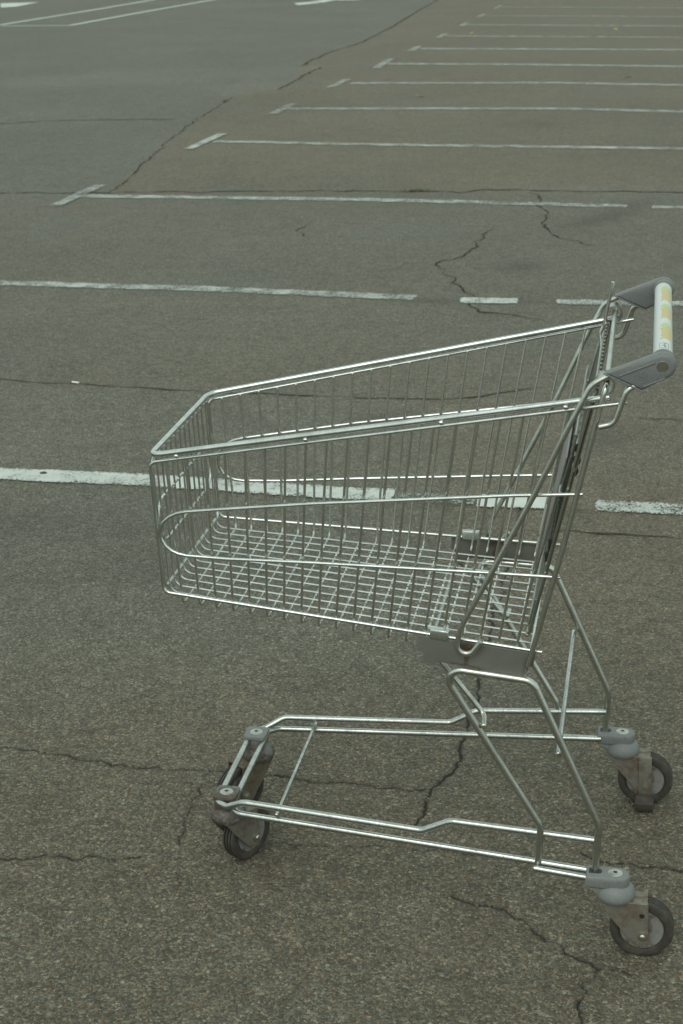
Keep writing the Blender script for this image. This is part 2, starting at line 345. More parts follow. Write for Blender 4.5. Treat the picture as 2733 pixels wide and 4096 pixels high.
CRACKS=[
([(-1.491, 10.123), (-1.471, 10.292), (-1.42, 10.931), (-1.406, 11.333), (-1.353, 12.345), (-1.282, 13.456), (-1.182, 14.567), (-1.051, 15.631), (-0.988, 16.018)],0.0075),
([(-0.637, 16.547), (-0.495, 17.105), (-0.327, 18.206), (-0.125, 19.274)],0.0160),
([(-0.397, 19.327), (-0.275, 20.032), (-0.117, 20.987), (0.145, 22.016), (0.398, 22.907), (0.698, 24.791), (0.947, 26.147), (1.598, 30.59), (2.216, 34.517), (3.209, 40.763)],0.0200),
([(-2.459, 10.31), (-2.204, 10.318), (-1.681, 10.263), (-1.337, 10.243), (-1.052, 10.23), (-0.711, 10.211), (-0.342, 10.189), (0.081, 10.144), (0.528, 10.08), (0.83, 10.013), (0.936, 10.104), (1.252, 10.053), (1.737, 9.951), (2.184, 9.87), (2.426, 9.828)],0.0150),  # transverse seam: its dark strip paints the shadow of a step edge
([(-3.286, 14.033), (-2.957, 14.111), (-2.482, 14.264), (-1.272, 14.218)],0.0160),
([(1.228, 10.038), (1.25, 9.948), (1.261, 9.816), (1.254, 9.626), (1.233, 9.505), (1.24, 9.354), (1.245, 9.191), (1.211, 9.042), (1.172, 8.882), (1.174, 8.724), (1.187, 8.635), (1.209, 8.483), (1.252, 8.416), (1.307, 8.348), (1.325, 8.28), (1.41, 8.235), (1.488, 8.159), (1.564, 8.075)],0.0075),
([(0.908, 8.87), (0.865, 8.727), (0.822, 8.578), (0.757, 8.412), (0.714, 8.204), (0.674, 8.094), (0.658, 8.006), (0.6, 7.946), (0.535, 7.908), (0.504, 7.859), (0.502, 7.742), (0.527, 7.598), (0.565, 7.477), (0.54, 7.414), (0.57, 7.269), (0.606, 7.158), (0.62, 7.034), (0.614, 6.898), (0.621, 6.799), (0.698, 6.787), (0.797, 6.712), (0.865, 6.644), (0.917, 6.578)],0.007),
([(0.768, 8.445), (0.825, 8.459), (0.975, 8.455), (1.162, 8.448)],0.0026),
([(-0.165, 9.031), (-0.193, 8.884), (-0.208, 8.78), (-0.182, 8.661), (-0.168, 8.547)],0.0080),
([(-1.484, 5.917), (-1.316, 5.845), (-1.136, 5.785), (-0.998, 5.758), (-0.876, 5.715), (-0.74, 5.683), (-0.622, 5.652), (-0.421, 5.594), (-0.225, 5.571), (-0.063, 5.533), (0.081, 5.496), (0.287, 5.467), (0.479, 5.472), (0.664, 5.562), (0.851, 5.625)],0.0065),
([(0.946, 5.221), (1.063, 5.189), (1.191, 5.166), (1.325, 5.143)],0.0043),
([(0.522, 4.148), (0.572, 4.141), (0.648, 4.142), (0.688, 4.132), (0.737, 4.119), (0.791, 4.108), (0.871, 4.092), (0.961, 4.073), (1.01, 4.065)],0.0085),
([(-0.832, 2.982), (-0.741, 2.95), (-0.682, 2.935), (-0.593, 2.903), (-0.536, 2.886), (-0.469, 2.867), (-0.422, 2.853), (-0.367, 2.85), (-0.321, 2.846), (-0.285, 2.84), (-0.229, 2.824), (-0.139, 2.812), (-0.067, 2.783), (-0.013, 2.776), (0.031, 2.771), (0.075, 2.76), (0.11, 2.754), (0.158, 2.747)],0.0032),
([(0.537, 4.398), (0.514, 4.235), (0.476, 4.051), (0.447, 3.895), (0.412, 3.721), (0.372, 3.558), (0.355, 3.44), (0.33, 3.317), (0.3, 3.167), (0.282, 3.06), (0.253, 2.944), (0.238, 2.87), (0.216, 2.808), (0.181, 2.753), (0.166, 2.733), (0.158, 2.684), (0.14, 2.636), (0.129, 2.598)],0.0047),
([(-0.709, 2.538), (-0.657, 2.524), (-0.615, 2.524), (-0.575, 2.53), (-0.533, 2.524), (-0.5, 2.52), (-0.479, 2.519), (-0.458, 2.514), (-0.442, 2.518), (-0.417, 2.52), (-0.393, 2.526)],0.0038),
([(-0.284, 2.838), (-0.291, 2.782), (-0.303, 2.732), (-0.309, 2.675), (-0.315, 2.62), (-0.318, 2.559)],0.0017),
([(0.187, 2.38), (0.197, 2.363), (0.23, 2.349), (0.26, 2.345), (0.279, 2.329), (0.29, 2.307), (0.311, 2.29), (0.326, 2.269), (0.342, 2.244), (0.358, 2.229), (0.363, 2.214), (0.386, 2.196), (0.404, 2.175), (0.413, 2.162), (0.399, 2.142), (0.381, 2.115), (0.372, 2.088), (0.365, 2.064), (0.362, 2.026), (0.357, 2.003)],0.0036),
([(0.413, 2.162), (0.43, 2.16), (0.449, 2.146), (0.471, 2.148)],0.0021),
([(0.435, 2.506), (0.471, 2.48), (0.503, 2.47), (0.525, 2.471), (0.55, 2.459), (0.581, 2.455), (0.618, 2.447), (0.689, 2.435)],0.0047),
([(-0.198, 2.57), (-0.148, 2.561), (-0.031, 2.547), (0.134, 2.537), (0.248, 2.509), (0.326, 2.483)],0.0015),
]
PATCH= [(-1.175, 16.212), (-0.995, 17.818), (-3.651, 17.608), (-3.835, 18.538), (-2.155, 19.206), (-0.397, 19.327), (-0.125, 19.274), (-0.495, 17.105), (-0.637, 16.547), (-0.988, 16.018)]
STALL_WEAR = [0.42, 0.44, 0.44, 0.44, 0.44, 0.44, 0.44, 0.45, 0.48, 0.48, 0.50, 0.50, 0.44, 0.34, 0.42, 0.26, 0.54, 0.20, 0.41]
QUAD_WEAR = [0.45, 0.36, 0.46, 0.48, 0.46, 0.46, 0.46, 0.46, 0.46, 0.46]
# (x, y, half length, half width, angle, strength): oil and tyre marks
STAINS = [(1.55, 9.05, 0.45, 0.10, 0.85, 0.75), (1.80, 9.45, 0.3, 0.09, 0.85, 0.6), (0.93, 7.74, 0.14, 0.10, 0.5, 0.8), (0.44, 7.03, 0.14, 0.06, -0.3, 0.75),
          (0.20, 5.25, 0.16, 0.09, 0.2, 0.55), (0.85, 4.95, 0.28, 0.10, 0.6, 0.5), (0.50, 4.95, 0.2, 0.06, -0.2, 0.3), (1.75, 13.4, 0.25, 0.3, 0.0, 0.4),
          (0.88, 6.98, 0.10, 0.05, -0.2, 0.5), (-0.35, 4.05, 0.3, 0.10, 0.1, 0.3), (0.3, 4.40, 0.12, 0.05, -0.2, 0.7), (1.9, 7.9, 0.35, 0.12, 0.7, 0.35), (0.68, 4.30, 0.05, 0.05, 0, 0.6),
          (-0.9, 4.30, 0.55, 0.13, -0.12, 0.30), (-0.35, 3.9, 0.5, 0.16, 0.1, 0.22), (0.9, 3.95, 0.3, 0.10, 0.1, 0.25), (0.35, 3.3, 0.25, 0.3, 0.2, 0.15), (-0.6, 4.85, 0.12, 0.05, 0.1, 0.35), (-0.8, 5.0, 0.2, 0.03, 0.15, 0.3)]

# ------------------------------------------------------------------ mesh helpers
def link(name, me, mat=None, parent=None, smooth=True, **props):
    o = bpy.data.objects.new(name, me)
    COL.objects.link(o)
    if mat is not None and not me.materials: me.materials.append(mat)
    if smooth and len(me.polygons): me.polygons.foreach_set('use_smooth', [True] * len(me.polygons))
    if parent is not None: o.parent = parent
    for k, v in props.items(): o[k] = v
    return o

class MB:
    """collects vertices and faces for ONE mesh object"""
    def __init__(s): s.v, s.f = [], []
    def add(s, vs, fs):
        b = len(s.v)
        s.v += [tuple(v) for v in vs]
        s.f += [tuple(i + b for i in f) for f in fs]
        return s
    def tube(s, pts, r, seg=10, caps=True, closed=False):
        pts = [Vector(p) for p in pts]
        n = len(pts)
        tang = []
        for i in range(n):
            a = pts[i - 1] if (i > 0 or closed) else pts[i]
            b = pts[(i + 1) % n] if (i < n - 1 or closed) else pts[i]
            tang.append((b - a).normalized())
        ref = Vector((0, 0, 1)) if abs(tang[0].z) < 0.9 else Vector((0, 1, 0))
        u = (ref - tang[0] * ref.dot(tang[0])).normalized()
        vs, fs = [], []
        def ring(c, t, u, rr):
            w = t.cross(u)
            return [c + (u * math.cos(2 * math.pi * k / seg) + w * math.sin(2 * math.pi * k / seg)) * rr for k in range(seg)]
        rings = []
        for i in range(n):
            u = (u - tang[i] * u.dot(tang[i])).normalized()
            if caps and not closed and i == 0:
                rings.append(ring(pts[0] - tang[0] * 0.0, tang[0], u, r * 0.72))
                rings.append(ring(pts[0] + tang[0] * r * 0.28, tang[0], u, r))
            elif caps and not closed and i == n - 1:
                rings.append(ring(pts[i] - tang[i] * r * 0.28, tang[i], u, r))
                rings.append(ring(pts[i], tang[i], u, r * 0.72))
            else:
                rings.append(ring(pts[i], tang[i], u, r))
        for q in rings: vs += q
        nr = len(rings)
        for i in range(nr - (0 if closed else 1)):
            a, b = i * seg, ((i + 1) % nr) * seg
            for k in range(seg):
                k2 = (k + 1) % seg
                fs.append((a + k, a + k2, b + k2, b + k))
        if not closed:
            fs.append(tuple(range(seg - 1, -1, -1)))
            fs.append(tuple((nr - 1) * seg + k for k in range(seg)))
        return s.add(vs, fs)
    def lathe(s, prof, seg, mat):
        """prof: (radius, height) list turned about local z, moved by the matrix"""
        vs, fs = [], []
        for (r, h) in prof:
            for k in range(seg):
                a = 2 * math.pi * k / seg
                vs.append(mat @ Vector((r * math.cos(a), r * math.sin(a), h)))
        for i in range(len(prof) - 1):
            for k in range(seg):
                k2 = (k + 1) % seg
                fs.append((i * seg + k, i * seg + k2, (i + 1) * seg + k2, (i + 1) * seg + k))
        if prof[0][0] > 1e-6: fs.append(tuple(range(seg - 1, -1, -1)))
        if prof[-1][0] > 1e-6: fs.append(tuple((len(prof) - 1) * seg + k for k in range(seg)))
        return s.add(vs, fs)
    def prism(s, poly, fn0, fn1, bevel=0.0, bseg=2):
        """a flat outline given thickness between two mappings of (a, b) to space; rim bevelled"""
        bm = bmesh.new()
        a = [bm.verts.new(fn0(*p)) for p in poly]
        b = [bm.verts.new(fn1(*p)) for p in poly]
        k = len(poly)
        bm.faces.new(a)
        bm.faces.new(b[::-1])
        for i in range(k): bm.faces.new((a[i], b[i], b[(i + 1) % k], a[(i + 1) % k]))
        bmesh.ops.recalc_face_normals(bm, faces=bm.faces)
        if bevel > 0:
            es = [e for e in bm.edges if (e.verts[0] in a) == (e.verts[1] in a)]
            bmesh.ops.bevel(bm, geom=es, offset=bevel, segments=bseg, profile=0.5, affect='EDGES', clamp_overlap=True)
        bm.verts.index_update()
        s.add([v.co.copy() for v in bm.verts], [[v.index for v in f.verts] for f in bm.faces])
        bm.free()
        return s
    def box(s, lo, hi, bevel=0.0, mat=None):
        bm = bmesh.new()
        bmesh.ops.create_cube(bm, size=1.0)
        for v in bm.verts:
            v.co = Vector([lo[i] + (v.co[i] + 0.5) * (hi[i] - lo[i]) for i in range(3)])
        if bevel > 0:
            bmesh.ops.bevel(bm, geom=list(bm.edges), offset=bevel, segments=2, profile=0.5, affect='EDGES', clamp_overlap=True)
        if mat is not None: bmesh.ops.transform(bm, matrix=mat, verts=bm.verts)
        bm.verts.index_update()
        s.add([v.co.copy() for v in bm.verts], [[v.index for v in f.verts] for f in bm.faces])
        bm.free()
        return s
    def build(s, name, mat, parent=None, sharp=None, **props):
        me = bpy.data.meshes.new(name)
        me.from_pydata(s.v, [], s.f)
        me.validate()
        bm = bmesh.new(); bm.from_mesh(me)
        bmesh.ops.recalc_face_normals(bm, faces=bm.faces)
        bm.to_mesh(me); bm.free()
        o = link(name, me, M[mat] if isinstance(mat, str) else mat, parent, True, **props)
        me.set_sharp_from_angle(angle=math.radians(sharp if sharp else 40))
        return o

def fil(pts, rad, steps=7):
    """round the inner corners of a polyline; rad is one radius or one per corner"""
    pts = [Vector(p) for p in pts]
    out = [pts[0]]
    for i in range(1, len(pts) - 1):
        r = rad[i - 1] if isinstance(rad, (list, tuple)) else rad
        p, a, b = pts[i], pts[i - 1] - pts[i], pts[i + 1] - pts[i]
        la, lb = a.length, b.length
        a.normalize(); b.normalize()
        ang = a.angle(b)
        if r <= 0 or ang > math.pi - 0.02:
            out.append(p); continue
        d = min(r / math.tan(ang / 2), la * 0.49 if i > 1 else la * 0.95, lb * 0.49 if i < len(pts) - 2 else lb * 0.95)
        rr = d * math.tan(ang / 2)
        c = p + (a + b).normalized() * (rr / math.sin(ang / 2))
        s0, s1 = p + a * d - c, p + b * d - c
        tot = s0.angle(s1)
        ax = s0.cross(s1).normalized()
        for k in range(steps + 1):
            out.append(c + Matrix.Rotation(tot * k / steps, 3, ax) @ s0)
    out.append(pts[-1])
    return out
def mir(pts): return [(p[0], -p[1], p[2]) for p in pts]
def both(pts): return list(pts) + mir(pts)[::-1]

# ------------------------------------------------------------------ ground of the car park
rng = np.random.default_rng(11)
def roughen(pts, step, amp, seed, w=0.0):
    """break a polyline into short pieces that wander the way a crack does"""
    r = np.random.default_rng(seed)
    p = np.array(pts, float)
    seg = np.linalg.norm(np.diff(p, axis=0), axis=1)
    s = np.concatenate([[0], np.cumsum(seg)])
    n = max(2, int(s[-1] / step))
    t = np.linspace(0, s[-1], n + 1)
    q = np.stack([np.interp(t, s, p[:, k]) for k in (0, 1)], 1)
    off = np.zeros(n + 1)
    for f, a in ((0.35, 1.0), (1.1, 0.6), (3.0, 0.35)):
        k = max(2, int(n * f) + 2)
        off += a * np.interp(np.linspace(0, 1, n + 1), np.linspace(0, 1, k), r.normal(0, 1, k))
    tg = np.gradient(q, axis=0); tg /= np.linalg.norm(tg, axis=1)[:, None] + 1e-9
    nr = np.stack([-tg[:, 1], tg[:, 0]], 1)
    q = q + nr * (off * amp)[:, None]
    wid = np.clip(1 + 0.45 * np.interp(np.linspace(0, 1, n + 1), np.linspace(0, 1, n // 2 + 3), r.normal(0, 1, n // 2 + 3)), 0.3, 2.0)
    return q, wid, nr

def axis_steps(core0, core1, d, ratio, lim):
    a = list(np.arange(core0, core1, d))
    s = d; x = a[-1]; up = []
    while x < lim[1]:
        s *= ratio; x += s; up.append(x)
    s = d; x = a[0]; dn = []
    while x > lim[0]:
        s *= ratio; x -= s; dn.append(x)
    return np.array(dn[::-1] + a + up)
gx = axis_steps(-0.80, 0.80, 0.003, 1.02, (-90, 90))
gy0 = np.arange(1.95, 3.05, 0.003)
y = gy0[-1]; far = []
while y < 6.3: y += 0.0048 * (y / 3.0) ** 1.7; far.append(y)
s_ = 0.03
while y < 160: s_ *= 1.045; y += s_; far.append(y)
near = []; y = gy0[0]; s_ = 0.003
while y > -6: s_ *= 1.25; y -= s_; near.append(y)
gy = np.concatenate([near[::-1], gy0, far])
nx, ny = len(gx), len(gy)
GX, GY = np.meshgrid(gx, gy)
cdist = np.full((ny, nx), 1.0, np.float32)
near_cracks = [c for c in CRACKS if np.mean([p[1] for p in c[0]]) < 4.0]
far_cracks = [c for c in CRACKS if np.mean([p[1] for p in c[0]]) >= 4.0]
for ci, (pts, w) in enumerate(near_cracks):
    q, wid, _ = roughen(pts, 0.009, 0.0042, 100 + ci)
    for i in range(len(q) - 1):
        a, b = q[i], q[i + 1]
        mgn = 0.03
        i0, i1 = np.searchsorted(gx, min(a[0], b[0]) - mgn), np.searchsorted(gx, max(a[0], b[0]) + mgn)
        j0, j1 = np.searchsorted(gy, min(a[1], b[1]) - mgn), np.searchsorted(gy, max(a[1], b[1]) + mgn)
        if i1 <= i0 or j1 <= j0: continue
        X, Y = GX[j0:j1, i0:i1], GY[j0:j1, i0:i1]
        ab = b - a; L = ab @ ab + 1e-12
        t = np.clip(((X - a[0]) * ab[0] + (Y - a[1]) * ab[1]) / L, 0, 1)
        d = np.hypot(X - a[0] - t * ab[0], Y - a[1] - t * ab[1]) - 0.5 * w * (wid[i] * (1 - t) + wid[i + 1] * t)
        cdist[j0:j1, i0:i1] = np.minimum(cdist[j0:j1, i0:i1], d)
GZ = np.zeros((ny, nx))
# the hollow of a crack, and the lip on its two sides standing a little unevenly
GZ -= 0.005 * np.clip(1 - (cdist + 0.0012) / 0.0018, 0, 1)
# lane or bay: the lane's newer asphalt lies left of the seam that runs up the picture
seam = [(-1.9, -6), (-1.75, 6.5), (-1.491, 10.123), (-1.353, 12.345), (-1.182, 14.567), (-0.988, 16.018), (-0.495, 17.105), (-0.275, 20.032), (0.145, 22.016), (0.698, 24.791), (2.216, 34.517), (3.209, 40.763), (18, 160)]
sx = np.interp(GY, [p[1] for p in seam], [p[0] for p in seam])
lane = np.clip((sx - GX) / 0.06 + 0.5, 0, 1) * np.clip((GY - 9.9) / 0.2, 0, 1)
lane = np.maximum(lane, 0.55 * np.clip((GY - 4.2) / 2.5, 0, 1) * np.clip((10.1 - GY) / 0.1, 0, 1))
lane = np.maximum(lane, 0.75 * np.clip((GY - 3.0) / 0.6, 0, 1) * np.clip((6.0 - GY) / 0.5, 0, 1) * np.clip((0.5 - GX) / 0.4, 0, 1))
coarse = np.clip((3.9 - GY) / 1.3, 0.0, 1.0)
coarse = np.maximum(coarse, 0.25)
def in_poly(P):
    r = np.zeros(GX.shape, bool)
    for i in range(len(P)):
        (x1, y1), (x2, y2) = P[i], P[(i + 1) % len(P)]
        c = ((y1 > GY) != (y2 > GY)) & (GX < (x2 - x1) * (GY - y1) / ((y2 - y1) or 1e-9) + x1)
        r ^= c
    return r
patch = in_poly(PATCH).astype(np.float32)
# an older, smoother strip between the cross seam and the thick line
patch = np.maximum(patch, 0.6 * np.clip((5.52 - 0.27 * GX - GY) / 0.05, 0, 1) * np.clip((GY - 4.52 + 0.27 * GX) / 0.1, 0, 1) * np.clip((0.9 - GX) / 0.4, 0, 1))
# the paler strip of older patching between the two seams at the lower left
stain = np.zeros((ny, nx))
for (cx, cy, rx, ry, ang, k) in STAINS:
    c, s = math.cos(ang), math.sin(ang)
    u = ((GX - cx) * c + (GY - cy) * s) / rx
    v = (-(GX - cx) * s + (GY - cy) * c) / ry
    stain = np.maximum(stain, k * np.exp(-(u * u + v * v) ** 1.3))
me = bpy.data.meshes.new('ground')
nv, nf = nx * ny, (nx - 1) * (ny - 1)
me.vertices.add(nv)
me.vertices.foreach_set('co', np.stack([GX, GY, GZ], -1).astype(np.float32).ravel())
idx = np.arange(nv, dtype=np.int32).reshape(ny, nx)
quads = np.stack([idx[:-1, :-1], idx[:-1, 1:], idx[1:, 1:], idx[1:, :-1]], -1).reshape(-1)
me.loops.add(nf * 4)
me.loops.foreach_set('vertex_index', quads)
me.polygons.add(nf)
me.polygons.foreach_set('loop_start', np.arange(0, nf * 4, 4, dtype=np.int32))
me.update(calc_edges=True)
for nm, arr in (('cd', cdist), ('lane', lane), ('coarse', coarse), ('patch', patch), ('stain', stain)):
    at = me.attributes.new(nm, 'FLOAT', 'POINT')
    at.data.foreach_set('value', np.ascontiguousarray(arr, np.float32).ravel())
me.materials.append(M['asphalt'])
g = bpy.data.objects.new('ground', me)
COL.objects.link(g)
g['kind'] = 'structure'

def float_attr(me, name, vals):
    at = me.attributes.new(name, 'FLOAT', 'POINT')
    at.data.foreach_set('value', np.array(vals, np.float32))

# cracks and seams farther off: earth-filled strips; the transverse one paints a step's shadow
for ci, (pts, w) in enumerate(far_cracks):
    q, wid, nr = roughen(pts, 0.035, 0.013 if np.mean([p[1] for p in pts]) > 6.2 else 0.005, 300 + ci)
    n = len(q)
    tap = np.clip(np.minimum(np.arange(n), np.arange(n)[::-1]) / 6.0, 0.25, 1)
    hw = (0.5 * w * 1.15 * wid * tap)[:, None]
    a, b = q + nr * hw, q - nr * hw
    vs = [(p[0], p[1], 0.003) for p in a] + [(p[0], p[1], 0.003) for p in b]
    fs = [(i, i + n, i + n + 1, i + 1) for i in range(n - 1)]
    mm = bpy.data.meshes.new('asphalt_crack'); mm.from_pydata(vs, [], fs)
    link('asphalt_crack', mm, M['crack'], kind='structure', smooth=False)

# painted markings
def strip(name, pts, w, wear, z=0.0045):
    p = np.array(pts, float)
    seg = np.linalg.norm(np.diff(p, axis=0), axis=1); s = np.concatenate([[0], np.cumsum(seg)])
    n = max(3, int(s[-1] / 0.12)); t = np.linspace(0, s[-1], n + 1)
    t = np.concatenate([[0, 0.012], t[1:-1], [s[-1] - 0.012, s[-1]]]); n = len(t) - 1
    q = np.stack([np.interp(t, s, p[:, k]) for k in (0, 1)], 1)
    tg = np.gradient(q, axis=0); tg /= np.linalg.norm(tg, axis=1)[:, None]
    nr = np.stack([-tg[:, 1], tg[:, 0]], 1)
    vs, ed, we = [], [], []
    fr = (-1, -0.6, 0, 0.6, 1)
    for i in range(n + 1):
        e_end = 1.0 if i in (0, n) else 0.0
        for f in fr:
            vs.append((q[i, 0] + nr[i, 0] * f * w / 2, q[i, 1] + nr[i, 1] * f * w / 2, z))
            ed.append(max(abs(f), e_end))
            we.append(wear)
    k = len(fr)
    fs = [(i * k + j, i * k + j + 1, (i + 1) * k + j + 1, (i + 1) * k + j) for i in range(n) for j in range(k - 1)]
    mm = bpy.data.meshes.new(name); mm.from_pydata(vs, [], fs)
    float_attr(mm, 'edge', ed); float_attr(mm, 'wear', we)
    return link(name, mm, M['paint'], kind='structure', smooth=False)
def quad_mark(name, P, wear, z=0.0085):
    c = np.mean(P, axis=0)
    vs = [(p[0], p[1], z) for p in P] + [(c[0] + (p[0] - c[0]) * 0.7, c[1] + (p[1] - c[1]) * 0.7, z) for p in P]
    k = len(P)
    fs = [(i, (i + 1) % k, k + (i + 1) % k, k + i) for i in range(k)] + [tuple(range(k, 2 * k))]
    mm = bpy.data.meshes.new(name); mm.from_pydata(vs, [], fs)
    float_attr(mm, 'edge', [1.0] * k + [0.3] * k); float_attr(mm, 'wear', [wear] * (2 * k))
    return link(name, mm, M['paint'], kind='structure', smooth=False)
for (pts, w), wear in zip(STALL, STALL_WEAR): strip('bay_line', pts, w, wear)
for P, wear in zip(QUADS, QUAD_WEAR): quad_mark('bay_end_mark', P, wear)
for pts, w in TL: strip('lane_line', pts, w, 0.18)
for P in TLQ: quad_mark('lane_line', P, 0.2)
for i, P in enumerate(ARROW): quad_mark('arrow_marking', P, 0.15, 0.0045 + 0.004 * i)

# ------------------------------------------------------------------ the shopping cart
# its own frame: x to the rear (handle), y across, z up; x = 0 over the rear caster pivots
cart = bpy.data.objects.new('shopping_cart', None)
COL.objects.link(cart)
cart.location = (0.49510, 2.45848, 0.0)
cart.rotation_euler = (0, 0, -0.197562)
cart.empty_display_size = 0.1
cart['label'] = 'empty silver wire shopping cart with grey handle ends, standing alone on cracked asphalt'
cart['category'] = 'shopping cart'

def Ys(x, z): return 0.1795 + (x + 0.790) * (0.080 + 0.022 * min(1, max(0, (z - 0.558) / 0.4)))
def yside(pts, off, s): return [(x, s * (Ys(x, z) + off), z) for x, z in pts]

# basket: the thick rim is the part, the panels are its sub-parts
b = MB()
rim = [(-0.0444, -0.2490, 0.9782), (-0.7895, -0.1797, 0.8272)]
b.tube(fil(both(rim), 0.024), 0.0051, 14)
basket = b.build('basket_rim', 'wire', cart)

ZT = lambda x: 0.8150 + (x + 0.790) * 0.2055            # height of the upper side rod
ZF = lambda x: 0.5621 - (x + 0.7465) * 0.0743           # height of the lowest floor wires
for s in (-1, 1):
    b = MB()
    fr = [(-0.0195, s * 0.2580, 0.9733), (-0.7905, s * 0.1795, 0.8150), (-0.7795, s * 0.1803, 0.5828), (-0.1340, s * 0.2320, 0.5433)]
    b.tube(fil(fr, [0.014, 0.013]), 0.0030, 10)
    loop = [(-0.0819 + 0.003, 0.8231), (-0.1875, 0.8113), (-0.5116, 0.7682), (-0.6905, 0.7408), (-0.7300, 0.7346), (-0.7470, 0.7300), (-0.7600, 0.7230), (-0.7700, 0.7140),
            (-0.7762, 0.7040), (-0.7782, 0.6930), (-0.7762, 0.6810), (-0.7700, 0.6700), (-0.7600, 0.6620), (-0.7480, 0.6576), (-0.7330, 0.6555), (-0.6633, 0.6565), (-0.5144, 0.6643), (-0.2248, 0.6760), (-0.1090, 0.6797)]
    lp = loop if s < 0 else [(x, z + 0.0055 * min(1, max(0, (z - 0.67) / 0.05)) * min(1, -x / 0.5)) for x, z in loop]   # the far loop was welded a little higher
    b.tube(yside(lp, 0.0040, s), 0.0029, 10)
    b.build('side_frame', 'wire', basket)
b = MB()
for k in range(20):                                      # upright wires: down one side, across under the floor, up the other
    xt, xb = -0.7636 + 0.03474 * k, -0.7465 + 0.0298 * k
    w = [(xt, -(Ys(xt, ZT(xt)) - 0.0036), ZT(xt)), (xb, -(Ys(xb, ZF(xb)) - 0.0036), ZF(xb))]
    b.tube(fil(both(w), 0.012, 5), 0.0022, 8)
side_wires = b.build('upright_wires', 'upright', basket)
b = MB()
for k in range(12):                                      # lengthwise wires: down the front, back along the floor
    yf, yr = -0.151 + 0.02745 * k, -0.190 + 0.03455 * k
    zr = ZF(-0.150) + 0.0034
    w = [(-0.7885, yf, 0.8235), (-0.7775, yf * 1.01, 0.5690 + 0.0034), (-0.150, yr, zr)]
    b.tube(fil(w, 0.018, 8), 0.0018, 8)
rect = [(-0.7895, 0.0, 0.8165), (-0.7895, 0.1715, 0.8165), (-0.7795, 0.1730, 0.5880), (-0.7795, -0.1730, 0.5880), (-0.7895, -0.1715, 0.8165), (-0.7895, -0.0005, 0.8165)]
b.tube(fil(rect, 0.013), 0.0026, 8)
ov = [(-0.7878, -0.148, 0.7355), (-0.7878, 0.148, 0.7355)]
def oval(cy, z0, z1, x0, x1, n=12):
    r = (z1 - z0) / 2; zc = (z0 + z1) / 2; out = []
    for sgn in (1, -1):
        for i in range(n + 1):
            a = math.pi / 2 - math.pi * i / n
            z = zc + sgn * r * math.sin(a)
            out.append((x0 + (x1 - x0) * (z - z0) / (z1 - z0), sgn * (cy + r * math.cos(a)), z))
    return out
b.tube(oval(0.125, 0.6600, 0.7365, -0.7850, -0.7885), 0.0025, 8, closed=True)
b.build('front_and_floor_wires', 'wire', basket)
for s in (-1, 1):                                        # weld beads between rim and side rod
    for x in (-0.742, -0.520, -0.300, -0.110):
        z = ZT(x) + 0.0062
        q = MB(); q.lathe([(0.0, -0.0042), (0.0024, -0.0030), (0.0032, 0.0), (0.0024, 0.0030), (0.0, 0.0042)], 10, Matrix.Translation((x, s * (Ys(x, z) + 0.0030), z)) @ Matrix.Rotation(math.pi / 2, 4, 'Y'))
        q.build('weld_bead', 'wire', basket)
b = MB()                                                 # wires across the rear end of the floor
for x0 in (-0.155,):
    yy = Ys(x0, 0.52) - 0.006
    b.tube([(x0, -yy, ZF(x0) + 0.0067), (x0, yy, ZF(x0) + 0.0067)], 0.0024, 8)
b.build('floor_end_rod', 'wire', basket)

# rear gate hanging from the cross rod
def GX_(z, off=0.010): return -0.0520 + (z - 0.9915) * 0.2208 - off
b = MB()
rodc = [(-0.1558, -0.2425, 0.5215), (-0.1066, -0.2500, 0.7298), (-0.0595, -0.2515, 0.9610), (-0.0515, -0.2515, 0.9960)]
b.tube(fil(both(rodc), [0.5, 0.12, 0.014, 0.014, 0.12, 0.5]), 0.0044, 12)
back = b.build('back_frame', 'tube', cart)
b = MB()
for k in range(19):
    y0 = -0.216 + 0.024 * k
    b.tube([(GX_(0.982), y0, 0.982), (GX_(0.560), y0 * 0.93, 0.560)], 0.0023, 8)
for z0, yy in ((0.978, 0.236), (0.8495, 0.222), (0.690, 0.222), (0.562, 0.214)):
    b.tube([(GX_(z0) - 0.0035, -yy, z0), (GX_(z0) - 0.0035, yy, z0)], 0.0026, 8)
gate = b.build('rear_gate', 'gate', cart)
